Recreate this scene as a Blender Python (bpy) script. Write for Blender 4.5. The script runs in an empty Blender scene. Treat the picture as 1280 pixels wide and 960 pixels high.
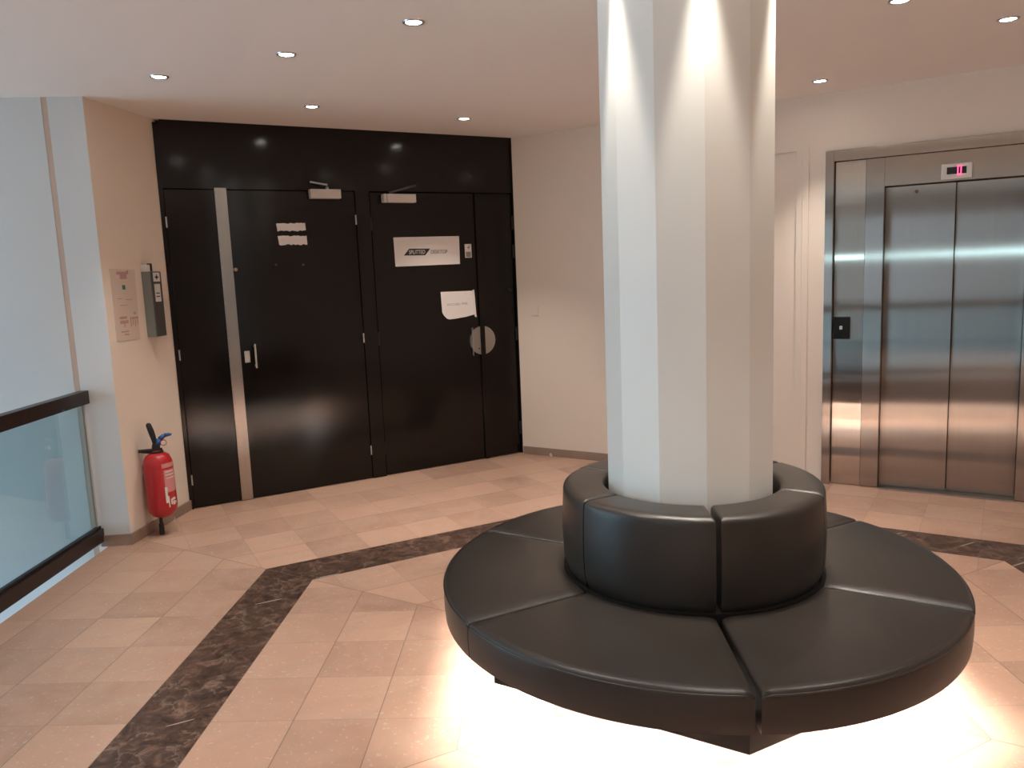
import bpy, bmesh, math, random
from mathutils import Vector, Matrix

random.seed(7)
SC = bpy.context.scene
COL = SC.collection
R = math.radians

# ------------------------------------------------------------------ camera
H = 1.55
cam_d = bpy.data.cameras.new('camera')
cam_d.sensor_fit = 'HORIZONTAL'
cam_d.sensor_width = 36.0
cam_d.lens = 36.0 * 1000.0 / 1280.0
cam_d.clip_start = 0.02
cam = bpy.data.objects.new('camera', cam_d)
COL.objects.link(cam)
cam.matrix_world = Matrix((
    (0.999183766, 0.040395572, 0.0, 0.0),
    (-0.005708226, 0.141192889, -0.989965648, 0.0),
    (-0.039990229, 0.989157604, 0.141308229, H),
    (0, 0, 0, 1)))
SC.camera = cam

# ------------------------------------------------------------------ light set-up and exposure
SC.view_settings.view_transform = 'Standard'
SC.view_settings.look = 'None'
SC.view_settings.gamma = 1.0
SC.view_settings.use_curve_mapping = False
SC.view_settings.exposure = 0.88

SPOT_POWER = 29.0
SPOT_COL = (1.0, 0.93, 0.86)
COLUMN_SPOT_POWER = 44.0
COLUMN_SPOT_COL = (1.0, 0.92, 0.80)
TUBE_STRENGTH = 150.0
TUBE_COL = (1.0, 0.99, 0.97)
DAY_POWER = 58.0
DAY_COL = (0.60, 0.84, 1.0)
LINE_STRENGTH = 10.0

world = bpy.data.worlds.new('sky')
SC.world = world
world.use_nodes = True
bg = world.node_tree.nodes['Background']
bg.inputs[0].default_value = (0.55, 0.75, 1.0, 1)
bg.inputs[1].default_value = 1.0

# daylight entering through the tall atrium window on the left
day = bpy.data.lights.new('window_daylight', 'AREA')
day.shape = 'RECTANGLE'
day.size = 3.2
day.size_y = 3.6
day.energy = DAY_POWER
day.color = DAY_COL
day_o = bpy.data.objects.new('window_daylight', day)
COL.objects.link(day_o)
day_o.location = (-6.95, 2.2, 0.6)
day_o.rotation_euler = (0, R(-90), 0)


# ------------------------------------------------------------------ materials
def new_mat(name):
    m = bpy.data.materials.new(name)
    m.use_nodes = True
    return m, m.node_tree, m.node_tree.nodes['Principled BSDF']


def simple(name, col, rough=0.5, metal=0.0, spec=0.5, noise=0.0, nscale=8.0, bump=0.0, bscale=60.0, coat=0.0):
    m, t, b = new_mat(name)
    b.inputs['Base Color'].default_value = (*col, 1)
    b.inputs['Roughness'].default_value = rough
    b.inputs['Metallic'].default_value = metal
    b.inputs['Specular IOR Level'].default_value = spec
    b.inputs['Coat Weight'].default_value = coat
    geo = None
    if noise or bump:
        geo = t.nodes.new('ShaderNodeNewGeometry')
    if noise:
        n = t.nodes.new('ShaderNodeTexNoise')
        n.inputs['Scale'].default_value = nscale
        n.inputs['Detail'].default_value = 5
        t.links.new(geo.outputs['Position'], n.inputs['Vector'])
        mx = t.nodes.new('ShaderNodeMix')
        mx.data_type = 'RGBA'
        mx.inputs[6].default_value = (*[c * (1 - noise) for c in col], 1)
        mx.inputs[7].default_value = (*[min(1, c * (1 + noise)) for c in col], 1)
        t.links.new(n.outputs['Fac'], mx.inputs[0])
        t.links.new(mx.outputs[2], b.inputs['Base Color'])
    if bump:
        n2 = t.nodes.new('ShaderNodeTexNoise')
        n2.inputs['Scale'].default_value = bscale
        n2.inputs['Detail'].default_value = 3
        t.links.new(geo.outputs['Position'], n2.inputs['Vector'])
        bp = t.nodes.new('ShaderNodeBump')
        bp.inputs['Strength'].default_value = bump
        bp.inputs['Distance'].default_value = 0.002
        t.links.new(n2.outputs['Fac'], bp.inputs['Height'])
        t.links.new(bp.outputs['Normal'], b.inputs['Normal'])
    return m


def emitter(name, col, strength):
    m, t, b = new_mat(name)
    b.inputs['Base Color'].default_value = (*col, 1)
    b.inputs['Emission Color'].default_value = (*col, 1)
    b.inputs['Emission Strength'].default_value = strength
    return m


def brushed(name, col, rough, aniso, streak=0.10):
    """vertically brushed metal: reflections smear sideways, across the grain"""
    m, t, b = new_mat(name)
    t.nodes.remove(b)
    gl = t.nodes.new('ShaderNodeBsdfAnisotropic')
    gl.inputs['Roughness'].default_value = rough
    gl.inputs['Anisotropy'].default_value = -aniso
    tan = t.nodes.new('ShaderNodeTangent')
    tan.direction_type = 'UV_MAP'
    tan.uv_map = 'UVMap'
    t.links.new(tan.outputs[0], gl.inputs['Tangent'])
    uv = t.nodes.new('ShaderNodeUVMap')
    uv.uv_map = 'UVMap'
    mp = t.nodes.new('ShaderNodeMapping')
    mp.inputs['Scale'].default_value = (160, 1.5, 1)
    t.links.new(uv.outputs[0], mp.inputs[0])
    n = t.nodes.new('ShaderNodeTexNoise')
    n.inputs['Scale'].default_value = 1.0
    n.inputs['Detail'].default_value = 4
    t.links.new(mp.outputs[0], n.inputs['Vector'])
    mx = t.nodes.new('ShaderNodeMix')
    mx.data_type = 'RGBA'
    mx.inputs[6].default_value = (*[c * (1 - streak) for c in col], 1)
    mx.inputs[7].default_value = (*[min(1, c * (1 + streak)) for c in col], 1)
    t.links.new(n.outputs['Fac'], mx.inputs[0])
    t.links.new(mx.outputs[2], gl.inputs['Color'])
    t.links.new(gl.outputs[0], t.nodes['Material Output'].inputs[0])
    return m


def floor_material():
    m, t, b = new_mat('marble_tiles')
    N = t.nodes.new
    L = t.links.new

    def math_(op, a, b_=None, c=None):
        n = N('ShaderNodeMath')
        n.operation = op
        for i, x in enumerate((a, b_, c)):
            if x is None:
                continue
            if isinstance(x, (int, float)):
                n.inputs[i].default_value = x
            else:
                L(x, n.inputs[i])
        return n.outputs[0]

    def mix(fac, A, B):
        n = N('ShaderNodeMix')
        n.data_type = 'RGBA'
        for i, x in ((0, fac), (6, A), (7, B)):
            if isinstance(x, tuple):
                n.inputs[i].default_value = (*x, 1)
            elif isinstance(x, (int, float)):
                n.inputs[i].default_value = x
            else:
                L(x, n.inputs[i])
        return n.outputs[2]

    uv = N('ShaderNodeUVMap')
    uv.uv_map = 'UVMap'
    sep = N('ShaderNodeSeparateXYZ')
    L(uv.outputs[0], sep.inputs[0])
    u, v = sep.outputs[0], sep.outputs[1]
    at = N('ShaderNodeAttribute')
    at.attribute_name = 'sector'
    fu = math_('DIVIDE', u, 0.3015)
    fv = math_('DIVIDE', math_('SUBTRACT', v, 0.26), 0.3)
    cu, cv = math_('FLOOR', fu), math_('FLOOR', fv)
    ru, rv = math_('FRACT', fu), math_('FRACT', fv)
    du = math_('MULTIPLY', math_('MINIMUM', ru, math_('SUBTRACT', 1.0, ru)), 0.3)
    dv = math_('MULTIPLY', math_('MINIMUM', rv, math_('SUBTRACT', 1.0, rv)), 0.3)
    dd = math_('MULTIPLY', math_('SUBTRACT', math_('MULTIPLY', v, 0.57735), math_('ABSOLUTE', u)), 0.866)
    ju = math_('LESS_THAN', du, 0.0013)
    jv = math_('LESS_THAN', dv, 0.0020)
    jd = math_('LESS_THAN', dd, 0.0022)
    joint = math_('MAXIMUM', math_('MULTIPLY', ju, 0.55), math_('MAXIMUM', jv, jd))
    strip = math_('MULTIPLY', math_('GREATER_THAN', v, 1.76), math_('LESS_THAN', v, 2.06))
    # per-tile tint
    cmb = N('ShaderNodeCombineXYZ')
    L(cu, cmb.inputs[0]); L(cv, cmb.inputs[1]); L(at.outputs['Fac'], cmb.inputs[2])
    wn = N('ShaderNodeTexWhiteNoise')
    L(cmb.outputs[0], wn.inputs['Vector'])
    geo = N('ShaderNodeNewGeometry')
    pos = geo.outputs['Position']
    off = N('ShaderNodeVectorMath'); off.operation = 'MULTIPLY_ADD'
    L(wn.outputs['Color'], off.inputs[0]); off.inputs[1].default_value = (7, 7, 7); L(pos, off.inputs[2])
    n1 = N('ShaderNodeTexNoise'); n1.inputs['Scale'].default_value = 3.2; n1.inputs['Detail'].default_value = 7
    n1.inputs['Roughness'].default_value = 0.62; n1.inputs['Distortion'].default_value = 0.9
    L(off.outputs[0], n1.inputs['Vector'])
    n2 = N('ShaderNodeTexNoise'); n2.inputs['Scale'].default_value = 60; n2.inputs['Detail'].default_value = 4
    L(off.outputs[0], n2.inputs['Vector'])
    pink = mix(wn.outputs['Value'], TILE_A, TILE_B)
    cloud = N('ShaderNodeValToRGB')
    cloud.color_ramp.elements[0].position = 0.35
    cloud.color_ramp.elements[1].position = 0.72
    L(n1.outputs['Fac'], cloud.inputs[0])
    pink = mix(math_('MULTIPLY', cloud.outputs[0], 0.55), pink, TILE_C)
    mpv = N('ShaderNodeMapping'); mpv.vector_type = 'TEXTURE'; mpv.inputs['Rotation'].default_value = (0, 0, R(24)); mpv.inputs['Scale'].default_value = (0.7, 0.2, 1)
    L(off.outputs[0], mpv.inputs[0])
    nv = N('ShaderNodeTexNoise'); nv.inputs['Scale'].default_value = 2.4; nv.inputs['Detail'].default_value = 8
    nv.inputs['Roughness'].default_value = 0.68; nv.inputs['Distortion'].default_value = 0.5
    L(mpv.outputs[0], nv.inputs['Vector'])
    rv2 = N('ShaderNodeValToRGB')
    rv2.color_ramp.elements[0].position = 0.50
    rv2.color_ramp.elements[1].position = 0.72
    L(nv.outputs['Fac'], rv2.inputs[0])
    streak = math_('MULTIPLY', rv2.outputs[0], 0.75)
    pink = mix(streak, pink, (0.42, 0.29, 0.215))
    pink = mix(math_('MULTIPLY', math_('GREATER_THAN', n2.outputs['Fac'], 0.64), 0.3), pink, (0.66, 0.55, 0.46))
    # dark marble border
    n3 = N('ShaderNodeTexNoise'); n3.inputs['Scale'].default_value = 14; n3.inputs['Detail'].default_value = 8
    n3.inputs['Roughness'].default_value = 0.7; n3.inputs['Distortion'].default_value = 1.2
    L(off.outputs[0], n3.inputs['Vector'])
    dk = N('ShaderNodeValToRGB')
    e = dk.color_ramp.elements
    e[0].position = 0.33; e[0].color = (0.024, 0.012, 0.008, 1)
    e[1].position = 0.70; e[1].color = (0.20, 0.115, 0.078, 1)
    x = e.new(0.52); x.color = (0.085, 0.045, 0.031, 1)
    L(n3.outputs['Fac'], dk.inputs[0])
    dist = N('ShaderNodeVectorMath'); dist.operation = 'MULTIPLY_ADD'
    L(n3.outputs['Color'], dist.inputs[0]); dist.inputs[1].default_value = (0.12, 0.12, 0.12); L(pos, dist.inputs[2])
    vo = N('ShaderNodeTexVoronoi'); vo.feature = 'DISTANCE_TO_EDGE'; vo.inputs['Scale'].default_value = 7.5
    L(dist.outputs[0], vo.inputs['Vector'])
    n4 = N('ShaderNodeTexNoise'); n4.inputs['Scale'].default_value = 5
    L(pos, n4.inputs['Vector'])
    vmask = math_('MULTIPLY', math_('LESS_THAN', vo.outputs['Distance'], 0.03), math_('GREATER_THAN', n4.outputs['Fac'], 0.50))
    dark = mix(math_('MULTIPLY', vmask, 0.30), dk.outputs[0], (0.34, 0.25, 0.20))
    # a few long pale straight veins
    mp = N('ShaderNodeMapping'); mp.vector_type = 'TEXTURE'; mp.inputs['Rotation'].default_value = (0, 0, R(26)); mp.inputs['Scale'].default_value = (1.0, 0.085, 1)
    L(pos, mp.inputs[0])
    vo2 = N('ShaderNodeTexVoronoi'); vo2.feature = 'F1'; vo2.inputs['Scale'].default_value = 1.6
    L(mp.outputs[0], vo2.inputs['Vector'])
    long_ = math_('LESS_THAN', vo2.outputs['Distance'], 0.105)
    dark = mix(math_('MULTIPLY', long_, 0.75), dark, (0.42, 0.34, 0.29))
    col = mix(strip, pink, dark)
    jcol = mix(strip, (0.20, 0.13, 0.095), (0.16, 0.11, 0.085))
    jm = math_('MULTIPLY', joint, math_('SUBTRACT', 1.0, math_('MULTIPLY', strip, math_('SUBTRACT', 1.0, jd))))
    col = mix(math_('MULTIPLY', jm, 0.85), col, jcol)
    L(col, b.inputs['Base Color'])
    b.inputs['Roughness'].default_value = 0.36
    ro = math_('ADD', 0.30, math_('MULTIPLY', n2.outputs['Fac'], 0.16))
    L(ro, b.inputs['Roughness'])
    b.inputs['Specular IOR Level'].default_value = 0.4
    return m


TILE_A = (0.52, 0.315, 0.22)
TILE_B = (0.36, 0.21, 0.145)
TILE_C = (0.57, 0.37, 0.27)

M = {}
M['floor'] = floor_material()
M['cream'] = simple('cream_wall_paint', (0.80, 0.695, 0.59), 0.75, noise=0.03, nscale=2.0, bump=0.15, bscale=140)
M['brown_wall'] = simple('brown_wall_paint', (0.33, 0.265, 0.22), 0.7, noise=0.05, nscale=2.0)
M['white_wall'] = simple('white_wall_paint', (0.66, 0.655, 0.64), 0.7, noise=0.02, nscale=2.0, bump=0.15, bscale=140)
M['ceiling'] = simple('ceiling_paint', (0.92, 0.875, 0.83), 0.85, noise=0.015, nscale=1.0)
M['column'] = simple('column_white_lacquer', (0.80, 0.79, 0.75), 0.38, noise=0.015, nscale=3.0)
M['black_panel'] = simple('black_brown_laminate', (0.0065, 0.0045, 0.0035), 0.13, spec=0.32, noise=0.2, nscale=3)
M['black_joint'] = simple('black_joint', (0.004, 0.003, 0.003), 0.6)
M['leather'] = simple('black_leather', (0.029, 0.0235, 0.020), 0.31, spec=0.5, noise=0.15, nscale=5, bump=0.22, bscale=420)
M['black_base'] = simple('black_painted_wood', (0.005, 0.004, 0.0035), 0.6, spec=0.25)
M['plinth'] = simple('beige_plinth_laminate', (0.26, 0.225, 0.20), 0.3)
M['tube_reflector'] = simple('white_reflector_paint', (0.72, 0.68, 0.64), 0.6)  # for the board added under the seat to bounce tube light
M['steel'] = brushed('brushed_steel', (0.42, 0.375, 0.34), 0.20, 0.89)
M['steel_smooth'] = brushed('bright_brushed_steel', (0.48, 0.43, 0.39), 0.12, 0.88)
M['alu'] = brushed('brushed_aluminium', (0.46, 0.43, 0.40), 0.32, 0.5)
M['metal'] = simple('satin_metal', (0.62, 0.60, 0.57), 0.32, metal=1.0)
M['brass'] = simple('brass', (0.62, 0.42, 0.20), 0.3, metal=1.0)
M['closer'] = simple('grey_beige_enamel', (0.58, 0.52, 0.46), 0.45)
M['paper'] = simple('white_paper', (0.74, 0.68, 0.64), 0.8, noise=0.03, nscale=10)
M['ink'] = simple('black_ink', (0.02, 0.018, 0.018), 0.7)
M['grey_ink'] = simple('grey_ink', (0.26, 0.22, 0.20), 0.7)
M['red_ink'] = simple('red_ink', (0.42, 0.10, 0.09), 0.7)
M['pink_ink'] = simple('pink_ink', (0.50, 0.30, 0.27), 0.7)
M['green_ink'] = simple('green_ink', (0.03, 0.22, 0.12), 0.6)
M['plan'] = simple('plan_sheet', (0.68, 0.565, 0.48), 0.45)
M['grey_box'] = simple('grey_enamel', (0.22, 0.23, 0.21), 0.4)
M['dark_grey'] = simple('dark_grey_plastic', (0.075, 0.07, 0.065), 0.35)
M['white_plastic'] = simple('white_plastic', (0.75, 0.71, 0.67), 0.4)
M['red'] = simple('red_enamel', (0.46, 0.012, 0.018), 0.28, coat=0.3)
M['rubber'] = simple('black_rubber', (0.012, 0.011, 0.011), 0.5)
M['blue'] = simple('blue_plastic', (0.02, 0.09, 0.27), 0.4)
M['label_pink'] = simple('pale_label', (0.62, 0.25, 0.24), 0.5)
M['dark_rail'] = simple('dark_stained_wood', (0.020, 0.010, 0.008), 0.35, noise=0.3, nscale=14)
M['baseboard'] = simple('brown_marble_baseboard', (0.30, 0.205, 0.155), 0.4, noise=0.2, nscale=8)
M['joint_trim'] = simple('beige_joint_cover', (0.58, 0.42, 0.33), 0.6)
M['spot_lens'] = emitter('lit_spot_lens', (1.0, 0.93, 0.84), 30.0)
M['tube'] = emitter('lit_white_tube', TUBE_COL, TUBE_STRENGTH)
M['line_lamp'] = emitter('lit_linear_lamp', (0.55, 0.90, 1.0), LINE_STRENGTH)
M['led'] = emitter('red_led_digit', (1.0, 0.05, 0.16), 2.2)
M['display'] = simple('black_display_glass', (0.01, 0.008, 0.008), 0.15)


def glass_material():
    m = bpy.data.materials.new('tinted_glass')
    m.use_nodes = True
    t = m.node_tree
    t.nodes.clear()
    out = t.nodes.new('ShaderNodeOutputMaterial')
    tr = t.nodes.new('ShaderNodeBsdfTransparent')
    tr.inputs[0].default_value = (0.80, 0.90, 0.92, 1)
    gl = t.nodes.new('ShaderNodeBsdfGlossy')
    gl.inputs['Roughness'].default_value = 0.03
    fr = t.nodes.new('ShaderNodeLayerWeight')
    fr.inputs[0].default_value = 0.10
    mx = t.nodes.new('ShaderNodeMixShader')
    t.links.new(fr.outputs['Facing'], mx.inputs[0])
    t.links.new(tr.outputs[0], mx.inputs[1])
    t.links.new(gl.outputs[0], mx.inputs[2])
    t.links.new(mx.outputs[0], out.inputs[0])
    return m


M['glass'] = glass_material()


# ------------------------------------------------------------------ helpers
def obj(name, bm, mat, parent=None, smooth=False, auto=None):
    me = bpy.data.meshes.new(name)
    bmesh.ops.recalc_face_normals(bm, faces=bm.faces[:])
    bm.to_mesh(me)
    bm.free()
    if mat is not None:
        me.materials.append(mat)
    if smooth or auto:
        me.polygons.foreach_set('use_smooth', [True] * len(me.polygons))
    o = bpy.data.objects.new(name, me)
    COL.objects.link(o)
    if auto:
        me.set_sharp_from_angle(angle=R(auto))
    if parent is not None:
        o.parent = parent
        o.matrix_parent_inverse = Matrix.Translation(-Vector(parent.location)) if parent.parent is None else Matrix.Identity(4)
    return o


def tag(o, label=None, cat=None, group=None, kind=None):
    if label: o['label'] = label
    if cat: o['category'] = cat
    if group: o['group'] = group
    if kind: o['kind'] = kind
    return o


def thing(name, loc, label, cat, group=None, kind=None):
    o = bpy.data.objects.new(name, None)
    o.empty_display_size = 0.1
    COL.objects.link(o)
    o.location = loc
    return tag(o, label, cat, group, kind)


class Frame:
    """A vertical plane: s runs along it, z up, off out towards the room."""
    def __init__(self, P, e):
        self.P = Vector((P[0], P[1], 0))
        self.e = Vector((e[0], e[1], 0)).normalized()
        self.n = Vector((self.e.y, -self.e.x, 0))

    def pt(self, s, z, off=0.0):
        return self.P + self.e * s + self.n * off + Vector((0, 0, z))


def uvs(bm, fr):
    l = bm.loops.layers.uv.get('UVMap') or bm.loops.layers.uv.new('UVMap')
    for f in bm.faces:
        for lp in f.loops:
            q = lp.vert.co - fr.P
            lp[l].uv = (q.dot(fr.e) + 0.5 * q.dot(fr.n), q.z)


def fbox(bm, fr, s0, s1, z0, z1, o0, o1, bevel=0.0):
    vs = [bm.verts.new(fr.pt(s, z, o)) for s in (s0, s1) for z in (z0, z1) for o in (o0, o1)]
    idx = ((0, 1, 3, 2), (4, 6, 7, 5), (0, 4, 5, 1), (2, 3, 7, 6), (0, 2, 6, 4), (1, 5, 7, 3))
    fs = [bm.faces.new([vs[i] for i in q]) for q in idx]
    if bevel:
        es = list({e for f in fs for e in f.edges})
        bmesh.ops.bevel(bm, geom=es, offset=bevel, segments=2, profile=0.6, affect='EDGES')
    return bm


def fpoly(bm, fr, pts, o0, o1):
    """extruded polygon of (s, z) points"""
    a = [bm.verts.new(fr.pt(s, z, o0)) for s, z in pts]
    b = [bm.verts.new(fr.pt(s, z, o1)) for s, z in pts]
    n = len(pts)
    bm.faces.new(a[::-1])
    bm.faces.new(b)
    for i in range(n):
        bm.faces.new((a[i], a[(i + 1) % n], b[(i + 1) % n], b[i]))
    return bm


def BM():
    return bmesh.new()


def box_obj(name, fr, s0, s1, z0, z1, o0, o1, mat, parent=None, bevel=0.0):
    bm = fbox(BM(), fr, s0, s1, z0, z1, o0, o1, bevel)
    uvs(bm, fr)
    return obj(name, bm, mat, parent)


def poly_obj(name, fr, pts, o0, o1, mat, parent=None):
    bm = fpoly(BM(), fr, pts, o0, o1)
    uvs(bm, fr)
    return obj(name, bm, mat, parent)


def tube(bm, pts, rad, seg=10, cap=True):
    pts = [Vector(p) for p in pts]
    rads = rad if isinstance(rad, (list, tuple)) else [rad] * len(pts)
    rings = []
    up = None
    for i, p in enumerate(pts):
        d = (pts[min(i + 1, len(pts) - 1)] - pts[max(i - 1, 0)]).normalized()
        if up is None:
            up = Vector((0, 0, 1)) if abs(d.z) < 0.9 else Vector((1, 0, 0))
        x = d.cross(up).normalized()
        up = x.cross(d).normalized()
        rings.append([bm.verts.new(p + (x * math.cos(t) + up * math.sin(t)) * rads[i])
                      for t in [2 * math.pi * k / seg for k in range(seg)]])
    for a, b in zip(rings, rings[1:]):
        for k in range(seg):
            bm.faces.new((a[k], a[(k + 1) % seg], b[(k + 1) % seg], b[k]))
    if cap:
        bm.faces.new(rings[0][::-1])
        bm.faces.new(rings[-1])
    return bm


def lathe(bm, prof, origin, axis=Vector((0, 0, 1)), seg=28):
    """prof: (radius, height) list along axis"""
    axis = axis.normalized()
    x = axis.orthogonal().normalized()
    y = axis.cross(x)
    origin = Vector(origin)
    rings = []
    for r, h in prof:
        if r < 1e-6:
            rings.append([bm.verts.new(origin + axis * h)])
        else:
            rings.append([bm.verts.new(origin + axis * h + (x * math.cos(t) + y * math.sin(t)) * r)
                          for t in [2 * math.pi * k / seg for k in range(seg)]])
    for a, b in zip(rings, rings[1:]):
        if len(a) == 1 and len(b) == 1:
            continue
        for k in range(seg):
            k2 = (k + 1) % seg
            if len(a) == 1:
                bm.faces.new((a[0], b[k2], b[k]))
            elif len(b) == 1:
                bm.faces.new((a[k], a[k2], b[0]))
            else:
                bm.faces.new((a[k], a[k2], b[k2], b[k]))
    return bm


def ngon_prism(bm, c, r, n, a0, z0, z1):
    bot = [bm.verts.new((c[0] + r * math.cos(a0 + 2 * math.pi * k / n), c[1] + r * math.sin(a0 + 2 * math.pi * k / n), z0)) for k in range(n)]
    top = [bm.verts.new((v.co.x, v.co.y, z1)) for v in bot]
    bm.faces.new(bot[::-1])
    bm.faces.new(top)
    for k in range(n):
        bm.faces.new((bot[k], bot[(k + 1) % n], top[(k + 1) % n], top[k]))
    return bm


def text(name, s, fr, s0, z0, size, off, mat, parent, xscale=1.0, shear=0.0, width=None):
    cu = bpy.data.curves.new(name, 'FONT')
    cu.body = s
    cu.size = size
    cu.shear = shear
    cu.extrude = 0.0006
    cu.materials.append(mat)
    o = bpy.data.objects.new(name, cu)
    COL.objects.link(o)
    bpy.context.view_layer.update()
    if width:
        xscale = width / max(o.dimensions.x, 1e-4)
    p = fr.pt(s0, z0, off)
    rot = Matrix((fr.e, Vector((0, 0, 1)), fr.n)).transposed().to_4x4()
    mw = Matrix.Translation(p) @ rot @ Matrix.Diagonal((xscale, 1, 1, 1))
    # turn it into a plain mesh part
    me = bpy.data.meshes.new_from_object(o.evaluated_get(bpy.context.evaluated_depsgraph_get()))
    bpy.data.objects.remove(o)
    me.name = name
    me.transform(mw)
    m = bpy.data.objects.new(name, me)
    COL.objects.link(m)
    m.parent = parent
    m.matrix_parent_inverse = Matrix.Translation(-Vector(parent.location)) if parent.parent is None else Matrix.Identity(4)
    return m


# ------------------------------------------------------------------ planes of the place
CEIL = 2.605
CX, CY = 0.6473, 2.895                        # the column's axis
A = Vector((-2.337, 4.669))                   # corner of the left pillar
DF = Frame((-2.2544, 5.360), (0.86751, 0.49743))      # black door wall
EF = Frame((2.12482, 5.40169), (0.85184, -0.52380))   # lift wall
LF = Frame((A.x, A.y), (0.11876, 0.99292))            # wall with the extinguisher
PF = Frame((A.x, A.y), (0.99292, 0.11876))            # pillar face towards the viewer, s < 0
BF = Frame((-2.478, 3.621), (-0.0166, 0.99986))       # balustrade line

# ------------------------------------------------------------------ the setting
# floor: six sectors of tiles round the column
bm = BM()
uvl = bm.loops.layers.uv.new('UVMap')
sec = bm.faces.layers.float.new('sector')
for k in range(6):
    nrm = R(58 + 60 * k)
    n = Vector((math.cos(nrm), math.sin(nrm)))
    e = Vector((n.y, -n.x))
    if True:
        e = -e                                     # along = normal turned by -90 deg, then flipped
        e = Vector((math.cos(nrm - math.pi / 2), math.sin(nrm - math.pi / 2)))
    V = 9.0
    tri = [(0, 0), (V * math.tan(R(30)), V), (-V * math.tan(R(30)), V)]
    vs = [bm.verts.new((CX + e.x * a + n.x * b_, CY + e.y * a + n.y * b_, 0)) for a, b_ in tri]
    f = bm.faces.new(vs)
    f[sec] = float(k)
    for lp, q in zip(f.loops, tri):
        lp[uvl].uv = q
bmesh.ops.recalc_face_normals(bm, faces=bm.faces[:])
for (p, nv) in ((BF.pt(0, 0, 0.028), -BF.n), (DF.pt(0, 0, -0.2), -DF.n), (EF.pt(0, 0, -0.3), -EF.n),
                (Vector((4.4, 0, 0)), Vector((1, 0, 0))), (Vector((0, -4, 0)), Vector((0, -1, 0)))):
    bmesh.ops.bisect_plane(bm, geom=bm.verts[:] + bm.edges[:] + bm.faces[:], plane_co=p, plane_no=nv, clear_outer=True)
me = bpy.data.meshes.new('floor')
bm.to_mesh(me)
bm.free()
me.materials.append(M['floor'])
fl = bpy.data.objects.new('floor', me)
COL.objects.link(fl)
tag(fl, 'pink beige marble tile floor with a dark brown marble border around the column', 'floor', kind='structure')

# floor slab edge at the void
box_obj('trim_1', BF, -7.7, 1.02, -0.35, -0.002, 0.0285, 0.08, M['white_wall'])
tag(bpy.data.objects['trim_1'], 'pale edge of the floor slab under the glass railing', 'floor edge', kind='structure')


def struct(name, o, label, cat):
    o.name = name
    return tag(o, label, cat, kind='structure')


XY = Frame((0, 0), (1, 0))     # n = (0,-1)
bm = BM()
fbox(bm, XY, -7.2, 4.7, CEIL, CEIL + 0.15, -7.2, 4.2)
struct('ceiling', obj('ceiling', bm, M['ceiling']), 'smooth off-white ceiling dotted with small round spotlights', 'ceiling')

# left pillar: cream return wall with the extinguisher, and the face towards the viewer
struct('wall_left', box_obj('wall_left', LF, 0.0, 0.74, 0, CEIL, -0.2, 0, M['cream']),
       'narrow cream wall between the grey pillar face and the black doors', 'wall')
struct('wall_pillar', box_obj('wall_pillar', PF, -0.19, -0.001, 0, CEIL, -0.25, 0, M['white_wall']),
       'pale grey pillar face beside the glass railing', 'wall')
struct('trim_2', box_obj('trim_2', PF, -0.222, -0.19, -0.4, CEIL, -0.25, -0.004, M['joint_trim']),
       'thin beige vertical joint strip left of the grey pillar face', 'trim')
struct('wall_void', box_obj('wall_void', PF, -5.2, -0.222, -3.0, CEIL, -0.25, -0.002, M['white_wall']),
       'pale bluish daylit wall beyond the glass railing', 'wall')
bm = BM()
fbox(bm, PF, -0.17, 0.012, 0, 0.068, 0, 0.012, 0.002)
fbox(bm, LF, -0.012, 0.70, 0, 0.068, 0, 0.012, 0.002)
struct('baseboard_left', obj('baseboard_left', bm, M['baseboard']), 'brown marble baseboard under the extinguisher wall', 'baseboard')

# front: white wall behind, black surround
struct('wall_front', box_obj('wall_front', DF, -0.25, 2.72, 0, CEIL, -0.35, -0.06, M['black_joint']),
       'dark wall behind the black doors', 'wall')
bm = BM()
fpoly(bm, DF, [(0.0, 2.168), (0.0, 2.585), (0.03, 2.585), (0.045, CEIL), (2.690, CEIL), (2.690, 2.168)], -0.06, 0.006)
fbox(bm, DF, 0.0, 0.026, 0, 2.168, -0.06, 0.006)
fbox(bm, DF, 1.332, 1.440, 0, 2.168, -0.06, 0.006)
fbox(bm, DF, 2.664, 2.690, 0, 2.168, -0.06, 0.006)
uvs(bm, DF)
struct('trim_3', obj('trim_3', bm, M['black_panel']), 'glossy black surround and overpanel framing the two pairs of black doors', 'door surround')

# lift wall, left and right of the lift opening and above it
bm = BM()
fbox(bm, EF, -2.41, -1.05, 0, CEIL, -0.25, 0)
fbox(bm, EF, -1.05, -0.19, 2.255, CEIL, -0.25, 0)
fbox(bm, EF, -0.19, 0.0, 0, CEIL, -0.25, 0)
fbox(bm, EF, 0.0, 1.49, 2.235, CEIL, -0.25, 0)
fbox(bm, EF, 1.49, 2.9, 0, CEIL, -0.25, 0)
struct('wall_lift', obj('wall_lift', bm, M['cream']), 'cream wall carrying the steel lift entrance', 'wall')
bm = BM()
fbox(bm, EF, -2.40, -1.12, 0, 0.065, 0, 0.012, 0.002)
fbox(bm, EF, 1.50, 2.8, 0, 0.065, 0, 0.012, 0.002)
struct('baseboard_back', obj('baseboard_back', bm, M['baseboard']), 'brown marble baseboard of the cream wall beside the black doors', 'baseboard')

# service door in the cream wall behind the column
d5 = thing('door_5', EF.pt(-0.6, 0, 0), 'flush cream service door half hidden by the column', 'door', kind='structure')
box_obj('leaf', EF, -1.05, -0.19, 0.003, 2.255, -0.06, -0.022, M['cream'], d5)
bm = BM()
fbox(bm, EF, -0.150, -0.108, 0, 2.29, 0, 0.008, 0.002)
fbox(bm, EF, -1.132, -1.09, 0, 2.29, 0, 0.008, 0.002)
obj('frame', bm, M['cream'], d5)

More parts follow.
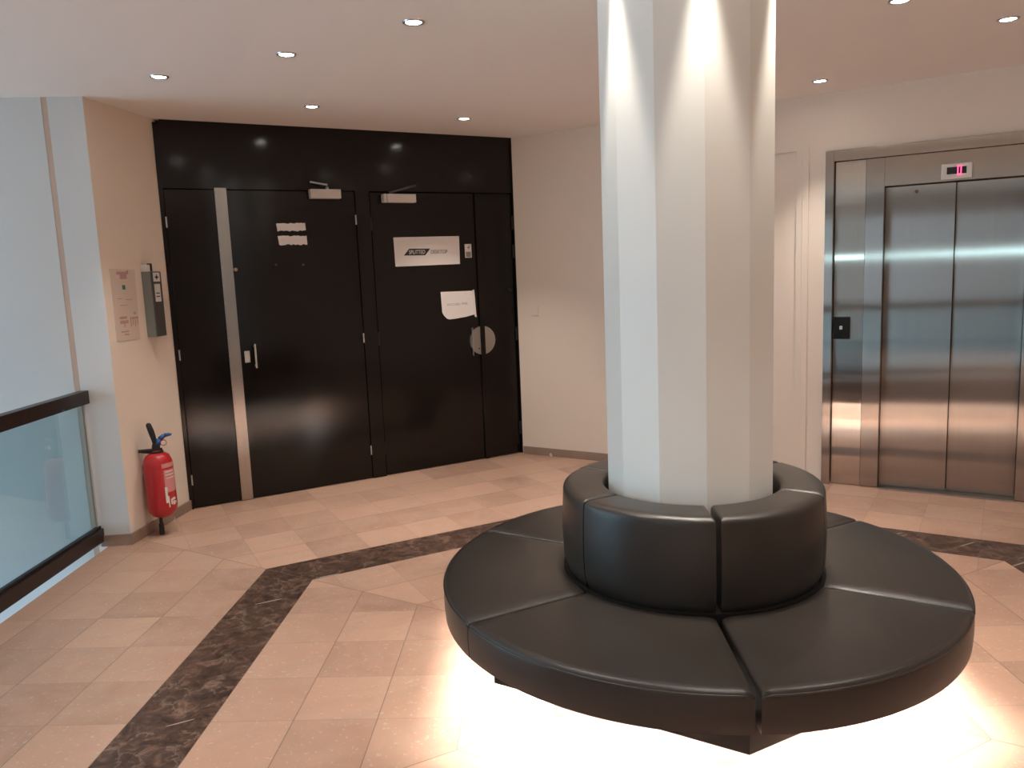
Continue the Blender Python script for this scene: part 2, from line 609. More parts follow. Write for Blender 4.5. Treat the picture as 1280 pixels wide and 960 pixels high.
# unseen remainder of the room
YF = Frame((4.4, 0), (0, -1))      # n = (-1, 0)
struct('wall_right', box_obj('wall_right', YF, -4.3, 4.0, 0, CEIL, -0.2, 0, M['cream']), 'cream wall on the lift side of the lobby', 'wall')
RF = Frame((0, -4.0), (-1, 0))     # n = (0, 1)
struct('wall_rear', box_obj('wall_rear', RF, -4.6, 7.2, -3.0, CEIL, -0.2, 0, M['brown_wall']), 'brown wall behind the viewer', 'wall')
AF = Frame((-7.0, 0), (0, 1))      # n = (1, 0)
bm = BM()
fbox(bm, AF, -4.0, 0.6, -3.0, CEIL, -0.2, 0)
fbox(bm, AF, 3.8, 4.8, -3.0, CEIL, -0.2, 0)
fbox(bm, AF, 0.6, 3.8, -3.0, -1.2, -0.2, 0)
fbox(bm, AF, 0.6, 3.8, 2.4, CEIL, -0.2, 0)
struct('wall_atrium', obj('wall_atrium', bm, M['white_wall']), 'white wall of the void with its tall window', 'wall')
bm = BM()
for s in (0.6, 2.17, 3.74):
    fbox(bm, AF, s, s + 0.06, -1.2, 2.4, -0.12, -0.06)
for z in (-1.2, 0.57, 2.34):
    fbox(bm, AF, 0.6, 3.8, z, z + 0.06, -0.12, -0.06)
struct('window_1', obj('window_1', bm, M['metal']), 'tall framed window of the void letting daylight in', 'window')
bm = BM()
fbox(bm, XY, -7.2, -2.4, -3.15, -3.0, -5.0, 4.2)
struct('floor_void', obj('floor_void', bm, M['baseboard']), 'lower floor at the bottom of the void', 'floor')

# ------------------------------------------------------------------ column
bm = ngon_prism(BM(), (CX, CY), 0.302, 12, R(-92), 0.0, CEIL)
col = obj('column', bm, M['column'])
tag(col, 'tall white twelve-sided column rising through the round leather bench', 'column', kind='structure')

# ------------------------------------------------------------------ round bench
bench = thing('round_bench', (CX, CY, 0), 'round black leather bench with a ring backrest, lit from underneath, encircling the column', 'bench')
SEAM = [R(-92 + 60 * k) for k in range(6)]          # -92 is the seam nearest the viewer
HALF = [0.0085, 0.0025, 0.0025, 0.003, 0.0025, 0.0025]


def graded(n, edge):
    """parameters 0..1, denser close to both ends"""
    out = []
    for i in range(n + 1):
        t = i / n
        out.append(t + (-math.sin(2 * math.pi * t) / (2 * math.pi)) * edge)
    return out


def ring_cushion(k, r0, r1, z0, z1, soft_a, soft_r0, soft_r1, drop, crown, bulge, na=40, nr=18, nz=8, und=0.0):
    a0, a1 = SEAM[k], SEAM[k] + R(60)
    h0, h1 = HALF[k], HALF[(k + 1) % 6]
    ta, tr = graded(na, 0.85), graded(nr, 0.8)
    bm = BM()

    def rnd(d, w):
        if d >= w:
            return 0.0
        q = 1 - d / w
        return 1 - math.sqrt(max(0.0, 1 - q * q))

    grid = []
    for t in ta:
        row = []
        for q in tr:
            r = r0 + (r1 - r0) * q
            lo, hi = a0 + math.asin(h0 / r), a1 - math.asin(h1 / r)
            a = lo + (hi - lo) * t
            dl, dh = (a - lo) * r, (hi - a) * r
            z = z1 + crown * math.sin(math.pi * t) * math.sin(math.pi * q)
            z -= drop * max(rnd(min(dl, dh), soft_a), rnd(r - r0, soft_r0) if soft_r0 else 0, rnd(r1 - r, soft_r1) if soft_r1 else 0)
            row.append(bm.verts.new((CX + r * math.cos(a), CY + r * math.sin(a), z)))
        grid.append(row)
    for i in range(na):
        for j in range(nr):
            bm.faces.new((grid[i][j], grid[i + 1][j], grid[i + 1][j + 1], grid[i][j + 1]))
    # outline loop, then walls down to the bottom with a slight bulge on the curved outside
    loop = [(i, 0) for i in range(na)] + [(na, j) for j in range(nr)] + [(i, nr) for i in range(na, 0, -1)] + [(0, j) for j in range(nr, 0, -1)]
    prev = [grid[i][j] for i, j in loop]
    for q in range(1, nz + 1):
        f = q / nz
        cur = []
        for (i, j), v in zip(loop, [grid[i][j] for i, j in loop]):
            d = Vector((v.co.x - CX, v.co.y - CY, 0))
            r = d.length
            d.normalize()
            w = bulge * math.sin(math.pi * f) if j == nr else 0.0
            if und and j == nr:
                w -= und * max(0.0, (f - 0.82) / 0.18) ** 2
            cur.append(bm.verts.new((v.co.x + d.x * w, v.co.y + d.y * w, v.co.z + (z0 - v.co.z) * f)))
        n = len(loop)
        for x in range(n):
            bm.faces.new((prev[x], prev[(x + 1) % n], cur[(x + 1) % n], cur[x]))
        prev = cur
    bm.faces.new(prev)
    return bm


for k in range(6):
    c = obj('seat_cushion', ring_cushion(k, 0.462, 0.930, 0.302, 0.428, 0.050, 0, 0.022, 0.014, 0.010, 0.003), M['leather'], bench, auto=38)
    # piping along the outer top edge
    pts = []
    for i in range(41):
        a = SEAM[k] + math.asin((HALF[k] + 0.004) / 0.93) + (R(60) - math.asin((HALF[k] + 0.004) / 0.93) - math.asin((HALF[(k + 1) % 6] + 0.004) / 0.93)) * i / 40
        pts.append((CX + 0.9305 * math.cos(a), CY + 0.9305 * math.sin(a), 0.4140))
    pts[0] = (pts[0][0], pts[0][1], pts[0][2] - 0.006)
    pts[-1] = (pts[-1][0], pts[-1][1], pts[-1][2] - 0.006)
    obj('piping', tube(BM(), pts, 0.0030, 8), M['leather'], c, smooth=True)
for k in range(6):
    c = obj('backrest_cushion', ring_cushion(k, 0.318, 0.472, 0.436, 0.752, 0.016, 0.016, 0.030, 0.020, 0.004, 0.006, na=40, nr=18, nz=14, und=0.012), M['leather'], bench, auto=38)
# dark ring under the backrest
bm = BM()
lathe(bm, [(0.315, 0.30), (0.478, 0.30), (0.478, 0.437), (0.315, 0.437), (0.315, 0.30)], (CX, CY, 0), seg=72)
obj('backrest_base', bm, M['black_base'], bench, auto=40)
# hollow hexagonal skirt hiding the light tubes, closed on top by an added white board bouncing their light
bm = BM()
rings = [[bm.verts.new((CX + r * math.cos(R(-92 + 60 * k)), CY + r * math.sin(R(-92 + 60 * k)), z)) for k in range(6)]
         for r, z in ((0.845, 0.19), (0.845, 0.302), (0.805, 0.302), (0.805, 0.19))]
for i in range(4):
    p, q = rings[i], rings[(i + 1) % 4]
    for k in range(6):
        bm.faces.new((p[k], p[(k + 1) % 6], q[(k + 1) % 6], q[k]))
obj('base_skirt', bm, M['black_base'], bench)
tag(obj('reflector_board', ngon_prism(BM(), (CX, CY), 0.804, 6, R(-92), 0.285, 0.3015), M['tube_reflector'], bench), 'added white reflector board under the seat')
obj('plinth', ngon_prism(BM(), (CX, CY), 0.618, 6, R(-92), 0.0, 0.284), M['plinth'], bench)
for k in range(6):
    a, b = SEAM[k], SEAM[k] + R(60)
    p = Vector((CX + 0.700 * math.cos(a), CY + 0.700 * math.sin(a), 0.254))
    q = Vector((CX + 0.700 * math.cos(b), CY + 0.700 * math.sin(b), 0.254))
    d = (q - p) * 0.05
    tag(obj('light_tube', tube(BM(), [p + d, q - d], 0.013, 10), M['tube'], bench), 'lit white tube under the seat')

# ------------------------------------------------------------------ black doors
LEAF0, LEAF1 = -0.045, 0.0


def leaf(name, s0, s1, label, o1=0.0):
    t = thing(name, DF.pt((s0 + s1) / 2, 0, 0), label, 'door', kind='structure')
    box_obj('leaf', DF, s0, s1, 0.006, 2.162, LEAF0, o1, M['black_panel'], t, 0.002)
    return t


def hinge(parent, s, z, h=0.07, mat='metal', r=0.0055, off=0.008):
    bm = BM()
    tube(bm, [DF.pt(s, z - h / 2, off), DF.pt(s, z + h / 2, off)], r, 8)
    return obj('hinge', bm, M[mat], parent, auto=40)


dA = leaf('door_1', 0.030, 0.345, 'narrow black door leaf beside the extinguisher wall, left of the steel strip')
for z in (1.95, 1.07, 0.205):
    hinge(dA, 0.028, z)
dB = leaf('door_2', 0.349, 1.328, 'wide black door leaf with a vertical steel edge strip and two torn white labels')
bm = BM()
fbox(bm, DF, 0.346, 0.424, 0.004, 2.176, 0.0, 0.012, 0.002)
uvs(bm, DF)
strip = tag(obj('edge_strip', bm, M['alu'], dB), 'brushed steel edge strip')
bm = BM()
for i in range(18):
    lathe(bm, [(0.0, 0.0135), (0.003, 0.013), (0.004, 0.012)], DF.pt(0.352, 0.08 + i * 0.12, 0), DF.n, 8)
obj('rivet', bm, M['metal'], strip).__setitem__('kind', 'stuff')
for z in (1.96, 1.087, 0.223):
    hinge(dB, 1.326, z)
obj('door_eye', lathe(BM(), [(0.0, 0.012), (0.010, 0.012), (0.013, 0.006), (0.014, 0)], DF.pt(0.441, 1.627, 0), DF.n, 20), M['brass'], dB, auto=40)
for s, z in ((0.719, 1.651), (0.912, 1.645)):
    obj('screw_cap', lathe(BM(), [(0.0, 0.004), (0.005, 0.004), (0.008, 0)], DF.pt(s, z, 0), DF.n, 14), M['dark_grey'], dB, auto=40)
lk = box_obj('lock_plate', DF, 0.450, 0.487, 0.979, 1.061, 0, 0.006, M['metal'], dB, 0.004)
bm = BM()
fbox(bm, DF, 0.513, 0.526, 0.938, 1.108, 0.032, 0.042, 0.003)
fbox(bm, DF, 0.515, 0.524, 0.950, 0.962, 0, 0.034)
fbox(bm, DF, 0.515, 0.524, 1.084, 1.096, 0, 0.034)
obj('pull_handle', bm, M['metal'], dB)


def closer(parent, s0, s1, z0, z1, pts, mat, arm_mat):
    c = box_obj('door_closer', DF, s0, s1, z0, z1, 0, 0.055, M[mat], parent, 0.005)
    bm = BM()
    tube(bm, [DF.pt(*p) for p in pts], 0.007, 8)
    lathe(bm, [(0.0, 0.02), (0.012, 0.02), (0.012, 0)], DF.pt(pts[0][0], z1 - 0.002, pts[0][2]), Vector((0, 0, 1)), 14)
    obj('closer_arm', bm, M[arm_mat], c, auto=40)
    return c


closer(dB, 0.988, 1.212, 2.108, 2.173, [(1.118, 2.185, 0.03), (1.10, 2.199, 0.09), (1.004, 2.226, 0.012)], 'closer', 'metal')

dC = leaf('door_3', 1.449, 2.334, 'wide black door leaf carrying the paper sign with the black logo', -0.006)
for z in (1.93, 1.07, 0.22):
    hinge(dC, 1.447, z, 0.10, 'black_joint', 0.006, 0.002)
c2 = closer(dC, 1.535, 1.797, 2.083, 2.146, [(1.60, 2.158, 0.03), (1.70, 2.185, 0.09), (1.818, 2.215, 0.012)], 'closer', 'dark_grey')
box_obj('closer_seam', DF, 1.560, 1.564, 2.084, 2.145, 0.054, 0.0562, M['dark_grey'], c2)


def half_disc(parent, side):
    pts = []
    c, r, g = 2.338, 0.116, 0.021
    a0 = math.acos(g / r)
    for i in range(25):
        a = -a0 + 2 * a0 * i / 24
        pts.append((c + side * r * math.cos(a), 0.990 + r * math.sin(a)))
    return poly_obj('push_plate', DF, pts if side > 0 else pts[::-1], -0.006, 0.006, M['alu'], parent)


hd = half_disc(dC, -1)
obj('keyhole', lathe(BM(), [(0.0, 0.002), (0.006, 0.002), (0.006, 0)], DF.pt(2.302, 0.925, 0.006), DF.n, 14), M['ink'], hd)
box_obj('grip_edge', DF, 2.238, 2.244, 0.872, 1.098, 0.0, 0.022, M['metal'], hd, 0.001)
dD = leaf('door_4', 2.342, 2.660, 'narrow black door leaf next to the cream wall', -0.006)
box_obj('cover_strip', DF, 2.318, 2.360, 0.006, 2.160, -0.006, 0.010, M['black_panel'], dD, 0.002)
half_disc(dD, 1)
for z in (1.93, 1.70, 1.02, 0.22):
    hinge(dD, 2.662, z, 0.11, 'black_joint', 0.010, 0.004)
obj('bell_push', lathe(BM(), [(0.0, 0.020), (0.012, 0.020), (0.022, 0.010), (0.022, 0)], DF.pt(2.615, 1.388, -0.006), DF.n, 20), M['black_joint'], dD, auto=40)

# papers on the doors
def torn(s0, s1, z0, z1, seed):
    rr = random.Random(seed)
    n = 14
    top = [(s0 + (s1 - s0) * i / n, z1 + rr.uniform(-0.004, 0.003)) for i in range(n + 1)]
    bot = [(s0 + 0.006 + (s1 - s0 - 0.004) * i / n, z0 + rr.uniform(-0.004, 0.006)) for i in range(n + 1)]
    return bot + top[::-1]


tag(poly_obj('paper_label', DF, torn(0.743, 0.948, 1.884, 1.939, 3), 0.0, 0.0015, M['paper']),
    'torn white paper strip on the wide black door, upper of the two', 'paper label', 'torn paper strips on the wide black door')
tag(poly_obj('paper_label', DF, torn(0.747, 0.952, 1.788, 1.850, 5), 0.0, 0.0015, M['paper']),
    'torn white paper strip on the wide black door, lower of the two', 'paper label', 'torn paper strips on the wide black door')

sg = thing('paper_sign', DF.pt(1.9, 1.61, 0), 'large white landscape paper sign with a black logo on the black door', 'sign')
poly_obj('sheet', DF, [(1.620, 1.610), (1.632, 1.608), (2.168, 1.612), (2.172, 1.831), (1.617, 1.828)], -0.006, -0.0035, M['paper'], sg)
poly_obj('logo_block', DF, [(1.693, 1.690), (1.872, 1.688), (1.917, 1.738), (1.740, 1.741)], -0.0035, -0.0028, M['ink'], sg)
poly_obj('logo_notch', DF, [(1.886, 1.688), (1.902, 1.688), (1.935, 1.726), (1.919, 1.726)], -0.0035, -0.0030, M['paper'], sg)
text('lettering', 'SPLITTED', DF, 1.735, 1.700, 0.042, -0.0026, M['paper'], sg, shear=0.12, width=0.135)
text('lettering', 'DESKTOP', DF, 1.918, 1.698, 0.042, -0.0033, M['ink'], sg, width=0.142)

sg2 = thing('paper_notice', DF.pt(2.13, 1.18, 0), 'small white paper notice with one faint line and a curled corner, above the round plate', 'notice')
bm = BM()
n = 10
pts = [(1.986, 1.399), (2.272, 1.395), (2.278, 1.205), (2.20, 1.190), (2.10, 1.180), (2.052, 1.178), (2.03, 1.186), (2.005, 1.212), (1.991, 1.236)]
fpoly(bm, DF, pts, -0.005, -0.002)
obj('sheet', bm, M['paper'], sg2)
poly_obj('bent_edge', DF, [(2.268, 1.402), (2.277, 1.402), (2.287, 1.182), (2.276, 1.190)], -0.004, 0.012, M['paper'], sg2)
text('lettering', 'ACCUEIL PMR', DF, 2.035, 1.287, 0.026, -0.0017, M['grey_ink'], sg2, width=0.185)

sg3 = thing('door_sticker', DF.pt(2.247, 1.66, 0), 'tiny white sticker with a red mark beside the logo sign', 'sticker')
box_obj('sheet', DF, 2.218, 2.277, 1.659, 1.767, -0.006, -0.004, M['paper'], sg3)
poly_obj('red_mark', DF, [(2.240, 1.742), (2.252, 1.726), (2.264, 1.752), (2.258, 1.756), (2.251, 1.740), (2.245, 1.748)], -0.004, -0.0032, M['red_ink'], sg3)
box_obj('grey_field', DF, 2.226, 2.270, 1.664, 1.706, -0.004, -0.0034, M['grey_ink'], sg3)

# ------------------------------------------------------------------ lift
lift = thing('elevator', EF.pt(0.7, 0, 0), 'brushed steel lift entrance with two sliding panels and a red floor number', 'elevator')
bm = BM()
fbox(bm, EF, 0.0, 0.052, 0, 2.232, -0.12, 0.030, 0.002)
fbox(bm, EF, 0.052, 1.436, 2.162, 2.232, -0.12, 0.030, 0.002)
fbox(bm, EF, 1.436, 1.488, 0, 2.232, -0.12, 0.030, 0.002)
uvs(bm, EF)
obj('frame', bm, M['steel'], lift)
box_obj('side_panel', EF, 0.058, 0.243, 0.004, 2.1605, -0.06, -0.006, M['steel_smooth'], lift, 0.001)
box_obj('side_panel', EF, 1.246, 1.432, 0.004, 2.1605, -0.06, -0.006, M['steel_smooth'], lift, 0.001)
bm = BM()
fbox(bm, EF, 0.245, 0.353, 0.004, 2.161, -0.14, 0.004, 0.002)
fbox(bm, EF, 0.353, 1.136, 1.980, 2.161, -0.14, 0.004, 0.002)
fbox(bm, EF, 1.136, 1.244, 0.004, 2.161, -0.14, 0.004, 0.002)
uvs(bm, EF)
obj('door_surround', bm, M['steel'], lift)
box_obj('shadow_gap', EF, 0.05, 1.44, 0.0, 2.17, -0.17, -0.141, M['black_joint'], lift)
box_obj('sliding_panel', EF, 0.356, 0.752, 0.012, 1.976, -0.085, -0.045, M['steel'], lift, 0.002)
box_obj('sliding_panel', EF, 0.756, 1.133, 0.012, 1.976, -0.105, -0.062, M['steel'], lift, 0.002)
box_obj('sill', EF, 0.353, 1.136, 0.0, 0.010, -0.13, 0.03, M['alu'], lift, 0.002)
bx = box_obj('call_plate', EF, 0.062, 0.163, 1.001, 1.151, -0.006, 0.006, M['display'], lift, 0.003)
tag(bx, 'black call button plate')
box_obj('call_button', EF, 0.100, 0.118, 1.066, 1.090, 0.006, 0.010, M['metal'], bx, 0.002)
ind = box_obj('floor_indicator', EF, 0.671, 0.837, 1.991, 2.083, 0.004, 0.016, M['white_plastic'], lift, 0.004)
tag(ind, 'white floor indicator with a red digit')
box_obj('display', EF, 0.702, 0.807, 2.020, 2.062, 0.016, 0.0175, M['display'], ind)
bm = BM()
for (a, b_, c, d) in ((0.758, 0.764, 2.016, 2.068), (0.775, 0.781, 2.016, 2.068), (0.758, 0.781, 2.062, 2.068), (0.758, 0.781, 2.016, 2.022)):
    fbox(bm, EF, a, b_, c, d, 0.0175, 0.0188)
tag(obj('digit', bm, M['led'], ind), 'glowing red digit zero')
obj('lock_hole', lathe(BM(), [(0.0, 0.003), (0.009, 0.003), (0.011, 0)], EF.pt(0.534, 1.936, -0.045), EF.n, 16), M['dark_grey'], lift)

# light switch on the cream wall
sw = thing('light_switch', EF.pt(-2.2, 1.16, 0), 'flat cream light switch on the wall right of the black doors', 'switch')
box_obj('plate', EF, -2.285, -2.205, 1.170, 1.250, 0, 0.008, M['cream'], sw, 0.003)
box_obj('rocker', EF, -2.268, -2.222, 1.187, 1.233, 0.008, 0.012, M['cream'], sw, 0.002)

# ------------------------------------------------------------------ left wall items
pl = thing('evacuation_plan', LF.pt(0.19, 1.22, 0), 'faded evacuation plan sheet on the cream wall left of the alarm box', 'notice')
poly_obj('sheet', LF, [(0.071, 1.222), (0.310, 1.217), (0.327, 1.644), (0.071, 1.650)], 0, 0.003, M['plan'], pl)
for q in ((0.135, 0.250, 1.615, 1.632), (0.165, 0.235, 1.588, 1.615), (0.235, 0.255, 1.622, 1.640)):
    box_obj('heading_block', LF, *q, 0.003, 0.0036, M['pink_ink'], pl)
box_obj('green_symbol', LF, 0.178, 0.210, 1.525, 1.552, 0.003, 0.0036, M['green_ink'], pl)
for q in ((0.120, 0.195, 1.350, 1.366), (0.120, 0.205, 1.322, 1.342), (0.160, 0.170, 1.300, 1.322), (0.120, 0.200, 1.270, 1.278), (0.150, 0.200, 1.252, 1.260),
          (0.225, 0.310, 1.346, 1.356), (0.225, 0.235, 1.300, 1.346), (0.248, 0.258, 1.306, 1.346), (0.272, 0.282, 1.300, 1.346), (0.296, 0.304, 1.310, 1.346),
          (0.270, 0.290, 1.372, 1.386), (0.120, 0.165, 1.470, 1.474), (0.200, 0.270, 1.462, 1.466), (0.140, 0.210, 1.430, 1.434)):
    box_obj('drawing_line', LF, *q, 0.003, 0.0035, M['pink_ink'], pl)

ab = thing('alarm_box', LF.pt(0.452, 1.22, 0), 'grey fire alarm box with a white label on the wall by the black doors', 'alarm box')
box_obj('body', LF, 0.396, 0.508, 1.219, 1.630, 0, 0.060, M['grey_box'], ab, 0.003)
dr = box_obj('front_cover', LF, 0.398, 0.506, 1.222, 1.628, 0.060, 0.068, M['dark_grey'], ab, 0.003)
box_obj('cover_label', LF, 0.412, 0.486, 1.566, 1.622, 0.068, 0.0695, M['white_plastic'], dr)
box_obj('cover_label', LF, 0.416, 0.480, 1.440, 1.552, 0.068, 0.0695, M['white_plastic'], dr)
for q in ((0.430, 0.468, 1.588, 1.598), (0.444, 0.454, 1.578, 1.610), (0.428, 0.468, 1.470, 1.476), (0.428, 0.468, 1.490, 1.496)):
    box_obj('printed_bar', LF, *q, 0.0695, 0.070, M['ink'], dr)
box_obj('top_cap', LF, 0.392, 0.420, 1.630, 1.672, 0, 0.050, M['white_plastic'], ab, 0.003)
box_obj('cable_gland', LF, 0.424, 0.446, 1.630, 1.680, 0.025, 0.050, M['rubber'], ab, 0.004)

# fire extinguisher hanging on the wall
ex = Vector((-2.208, 4.852, 0))
fx = thing('fire_extinguisher', ex, 'red fire extinguisher with a blue lever hung low on the cream wall', 'fire extinguisher')
axis = Vector((0.022, -0.02, -1.0)).normalized() * -1
b0 = ex + Vector((0.002, -0.006, 0.114))
prof = [(0.0, 0.0), (0.045, 0.002), (0.066, 0.014), (0.082, 0.038), (0.0865, 0.066), (0.0865, 0.325), (0.082, 0.357), (0.068, 0.388), (0.046, 0.402), (0.026, 0.408), (0.024, 0.420), (0.0, 0.420)]
obj('cylinder', lathe(BM(), prof, b0, axis, 36), M['red'], fx, auto=50)
top = b0 + axis * 0.41
right = Vector((0.92, 0.39, 0))                     # roughly across the view
bm = BM()
lathe(bm, [(0.0, 0.05), (0.020, 0.05), (0.024, 0.03), (0.024, 0.0), (0.0, 0.0)], top, axis, 18)
tube(bm, [top + Vector((-0.098, -0.03, 0.012)), top + Vector((0.03, 0.015, 0.012))], 0.010, 8)
obj('valve', bm, M['rubber'], fx, auto=40)
bm = BM()
tube(bm, [top + axis * 0.03 - right * 0.002, top + axis * 0.075 - right * 0.006, top + axis * 0.13 - right * 0.017, top + axis * 0.172 - right * 0.028, top + axis * 0.182 - right * 0.031],
     [0.012, 0.015, 0.018, 0.016, 0.008], 12)
obj('carry_handle', bm, M['rubber'], fx, smooth=True)
bm = BM()
p0 = top + axis * 0.035 + right * 0.005
for i, (a, b_) in enumerate(zip([(0.0, 0.0), (0.020, 0.040), (0.048, 0.062), (0.082, 0.066)], [(0.020, 0.040), (0.048, 0.062), (0.082, 0.066), (0.088, 0.060)])):
    tube(bm, [p0 + right * a[0] + axis * a[1], p0 + right * b_[0] + axis * b_[1]], [0.019 - 0.003 * i, 0.016 - 0.003 * i], 10)
tag(obj('lever', bm, M['blue'], fx, smooth=True), 'blue lever')
vd = Vector((0.42, -0.9, 0)).normalized()
g0 = top + axis * 0.055 + right * 0.045 + vd * 0.012
obj('gauge', lathe(BM(), [(0.0, 0.0), (0.019, 0.0), (0.019, 0.012), (0.015, 0.014)], g0, vd, 20), M['red'], fx, auto=40)
obj('gauge_dial', lathe(BM(), [(0.015, 0.0139), (0.0, 0.0141)], g0, vd, 20), M['white_plastic'], fx)
bm = BM()
lathe(bm, [(0.030, -0.012), (0.040, -0.012), (0.040, 0.006), (0.030, 0.006)], top + axis * 0.0, axis, 24)
tube(bm, [top - right * 0.03 + axis * 0.0, top + Vector((-0.085, 0.0, 0.0)), top + Vector((-0.098, 0.012, 0.0))], 0.008, 8)
obj('wall_bracket', bm, M['rubber'], fx, auto=40)
bm = BM()
hb = b0 + Vector((-0.016, -0.012, 0.012))
tube(bm, [hb, Vector((hb.x, hb.y, 0.075)), Vector((hb.x - 0.001, hb.y, 0.070)), Vector((hb.x - 0.001, hb.y, 0.002))], [0.010, 0.010, 0.015, 0.016], 12)
obj('hose_nozzle', bm, M['rubber'], fx, auto=40)
# printed label wrapped round the front right of the cylinder
xax = axis.orthogonal().normalized()


def wrap(bm, t0, t1, h0, h1, rad=0.0870, n=10):
    base = math.atan2(vd.y, vd.x)
    rows = []
    for h in (h0, h1):
        rows.append([bm.verts.new(b0 + axis * h + Vector((math.cos(base + t0 + (t1 - t0) * i / n), math.sin(base + t0 + (t1 - t0) * i / n), 0)) * rad) for i in range(n + 1)])
    for i in range(n):
        bm.faces.new((rows[0][i], rows[0][i + 1], rows[1][i + 1], rows[1][i]))


bm = BM()
wrap(bm, 0.30, 1.45, 0.165, 0.305)
wrap(bm, 0.20, 1.35, 0.318, 0.345)
lab = obj('label', bm, M['label_pink'], fx, smooth=True)
for (t0, t1, h0, h1) in ((0.25, 0.42, 0.10, 0.20), (0.42, 0.50, 0.07, 0.14), (0.60, 0.72, 0.085, 0.12), (0.75, 0.95, 0.080, 0.105), (0.72, 1.05, 0.110, 0.125), (0.98, 1.15, 0.085, 0.10),
                         (0.40, 1.1, 0.29, 0.297), (0.40, 1.2, 0.27, 0.276), (0.45, 1.2, 0.25, 0.255)):
    bm = BM()
    wrap(bm, t0, t1, h0, h1, 0.0875)
    obj('printed_bar', bm, M['white_plastic'], lab, smooth=True)

# small door stops on the floor
for (x, y), lb in (((-2.285, 5.135), 'small round floor stop near the extinguisher wall'), ((0.304, 6.52), 'small round floor stop beside the baseboard right of the black doors')):
    t = thing('door_stop', (x, y, 0), lb, 'door stop', 'floor door stops')
    obj('base', lathe(BM(), [(0.0, 0.010), (0.020, 0.010), (0.024, 0.0)], (x, y, 0), seg=18), M['metal'], t, auto=40)
    obj('bumper', lathe(BM(), [(0.016, 0.010), (0.017, 0.020), (0.010, 0.028), (0.0, 0.029)], (x, y, 0), seg=18), M['closer'], t, auto=50)

# ------------------------------------------------------------------ glass railing
ba = thing('glass_railing', BF.pt(0.4, 0, 0), 'glass railing with dark wooden handrail along the void beside the pillar', 'railing')
tag(box_obj('handrail', BF, -7.6, 1.075, 0.872, 0.950, -0.045, 0.012, M['dark_rail'], ba, 0.004), 'dark wooden handrail')
br = box_obj('bottom_rail', BF, -7.6, 1.04, 0.032, 0.112, -0.045, 0.008, M['dark_rail'], ba, 0.004)
box_obj('glazing_bead', BF, -7.6, 1.035, 0.112, 0.128, -0.030, -0.006, M['rubber'], br, 0.002)
tag(box_obj('glass_panel', BF, -7.6, 1.008, 0.112, 0.874, -0.026, -0.016, M['glass'], ba), 'bluish clear glass')
box_obj('seal_strip', BF, 1.008, 1.016, 0.112, 0.874, -0.026, -0.012, M['joint_trim'], ba)


# ------------------------------------------------------------------ ceiling spotlights
def spotlight(x, y, label, group, power, colr, size=80, blend=0.85, lens=0.034):
    t = thing('ceiling_spotlight', (x, y, CEIL), label, 'spotlight', group)
    o = Vector((x, y, CEIL))
    dn = Vector((0, 0, -1))
    obj('trim_ring', lathe(BM(), [(lens, 0.002), (lens + 0.004, 0.006), (lens + 0.012, 0.005), (lens + 0.014, 0.0)], o, dn, 24), M['metal'], t, auto=50)
    obj('lens', lathe(BM(), [(lens, 0.002), (0.0, 0.003)], o, dn, 24), M['spot_lens'], t)
    ld = bpy.data.lights.new('spot', 'SPOT')
    ld.energy = power
    ld.color = colr
    ld.spot_size = R(size)
    ld.spot_blend = blend
    ld.shadow_soft_size = 0.03
    lo = bpy.data.objects.new('spot', ld)
    COL.objects.link(lo)
    lo.location = (x, y, CEIL - 0.02)
    lo.parent = t
    lo.matrix_parent_inverse = Matrix.Translation(-Vector(t.location))
    return t


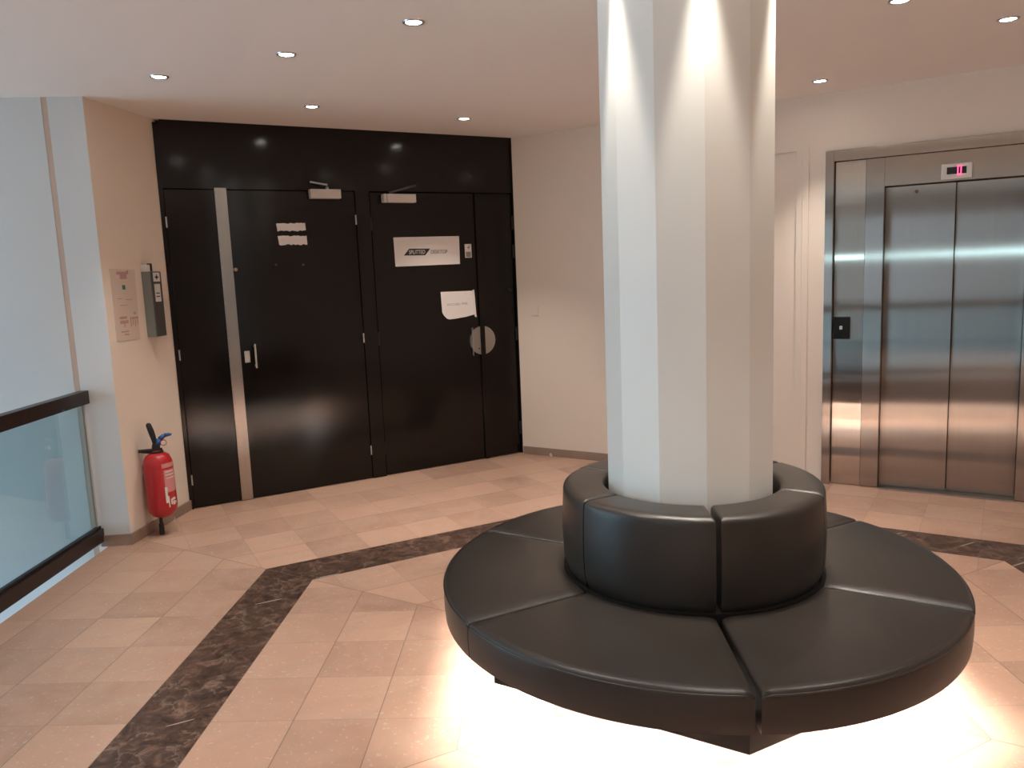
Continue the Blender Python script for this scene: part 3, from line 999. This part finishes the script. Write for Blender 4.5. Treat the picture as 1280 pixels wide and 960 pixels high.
G1 = 'recessed ceiling spotlights'
for x, y, pw, lb in (
        (-1.749, 4.306, 1.1, 'recessed ceiling spotlight nearest the grey pillar, outermost of the radial line of three'),
        (-1.007, 3.986, 0.75, 'recessed ceiling spotlight in the middle of the radial line of three left of the column'),
        (-0.355, 3.574, 0.4, 'recessed ceiling spotlight nearest the column left of it, innermost of the radial line of three'),
        (-1.174, 5.178, 1.5, 'recessed ceiling spotlight in front of the left pair of black doors'),
        (-0.259, 5.777, 1.7, 'recessed ceiling spotlight in front of the right pair of black doors'),
        (1.934, 5.033, 1.1, 'recessed ceiling spotlight above the left edge of the lift'),
        (1.695, 3.548, 0.8, 'recessed ceiling spotlight cut by the top of the photo right of the column'),
        (2.359, 3.885, 1.3, 'recessed ceiling spotlight above the lift near the right edge of the photo')):
    spotlight(x, y, lb, G1, SPOT_POWER * pw, SPOT_COL)
G2 = 'spotlights outside the picture'
for a in (-32, -92, -152):
    for r in (1.22, 1.98):
        spotlight(CX + r * math.cos(R(a)), CY + r * math.sin(R(a)), 'recessed ceiling spotlight over the near side of the bench, above the picture', G2, SPOT_POWER * 0.85, SPOT_COL)
for x, y in ((-1.6, 0.9), (-0.3, -0.6), (1.2, -0.6), (2.9, 0.7), (3.5, 2.2), (-1.5, -1.6), (0.4, -2.2), (2.4, -2.0), (-1.7, 2.2)):  # unseen lamps added so floor bounce lifts ceiling and walls
    spotlight(x, y, 'added unseen ceiling spotlight, brightening the lobby by bounce off its floor', 'added unseen spotlights', SPOT_POWER * (4.8 if y < 0 else 1.0), (0.95, 0.98, 1.0))
for r in (1.22, 1.98):
    spotlight(CX + r * math.cos(R(88)), CY + r * math.sin(R(88)), 'recessed ceiling spotlight hidden behind the column', 'spotlights behind the column', SPOT_POWER, SPOT_COL)
for k in range(6):
    a = R(-92 + 60 * k)
    spotlight(CX + 0.352 * math.cos(a), CY + 0.352 * math.sin(a), 'recessed ceiling spotlight close against the white column', 'spotlights around the column', COLUMN_SPOT_POWER, COLUMN_SPOT_COL, size=32, blend=0.6, lens=0.03)

# linear lamp on the rear wall, seen mirrored in the lift doors
bm = BM()
fbox(bm, RF, 0.3, 6.9, 1.49, 1.56, 0.0, 0.05, 0.004)
ll = tag(obj('linear_wall_lamp', bm, M['line_lamp']), 'long cool white wall lamp behind the viewer, mirrored in the lift doors', 'wall lamp')
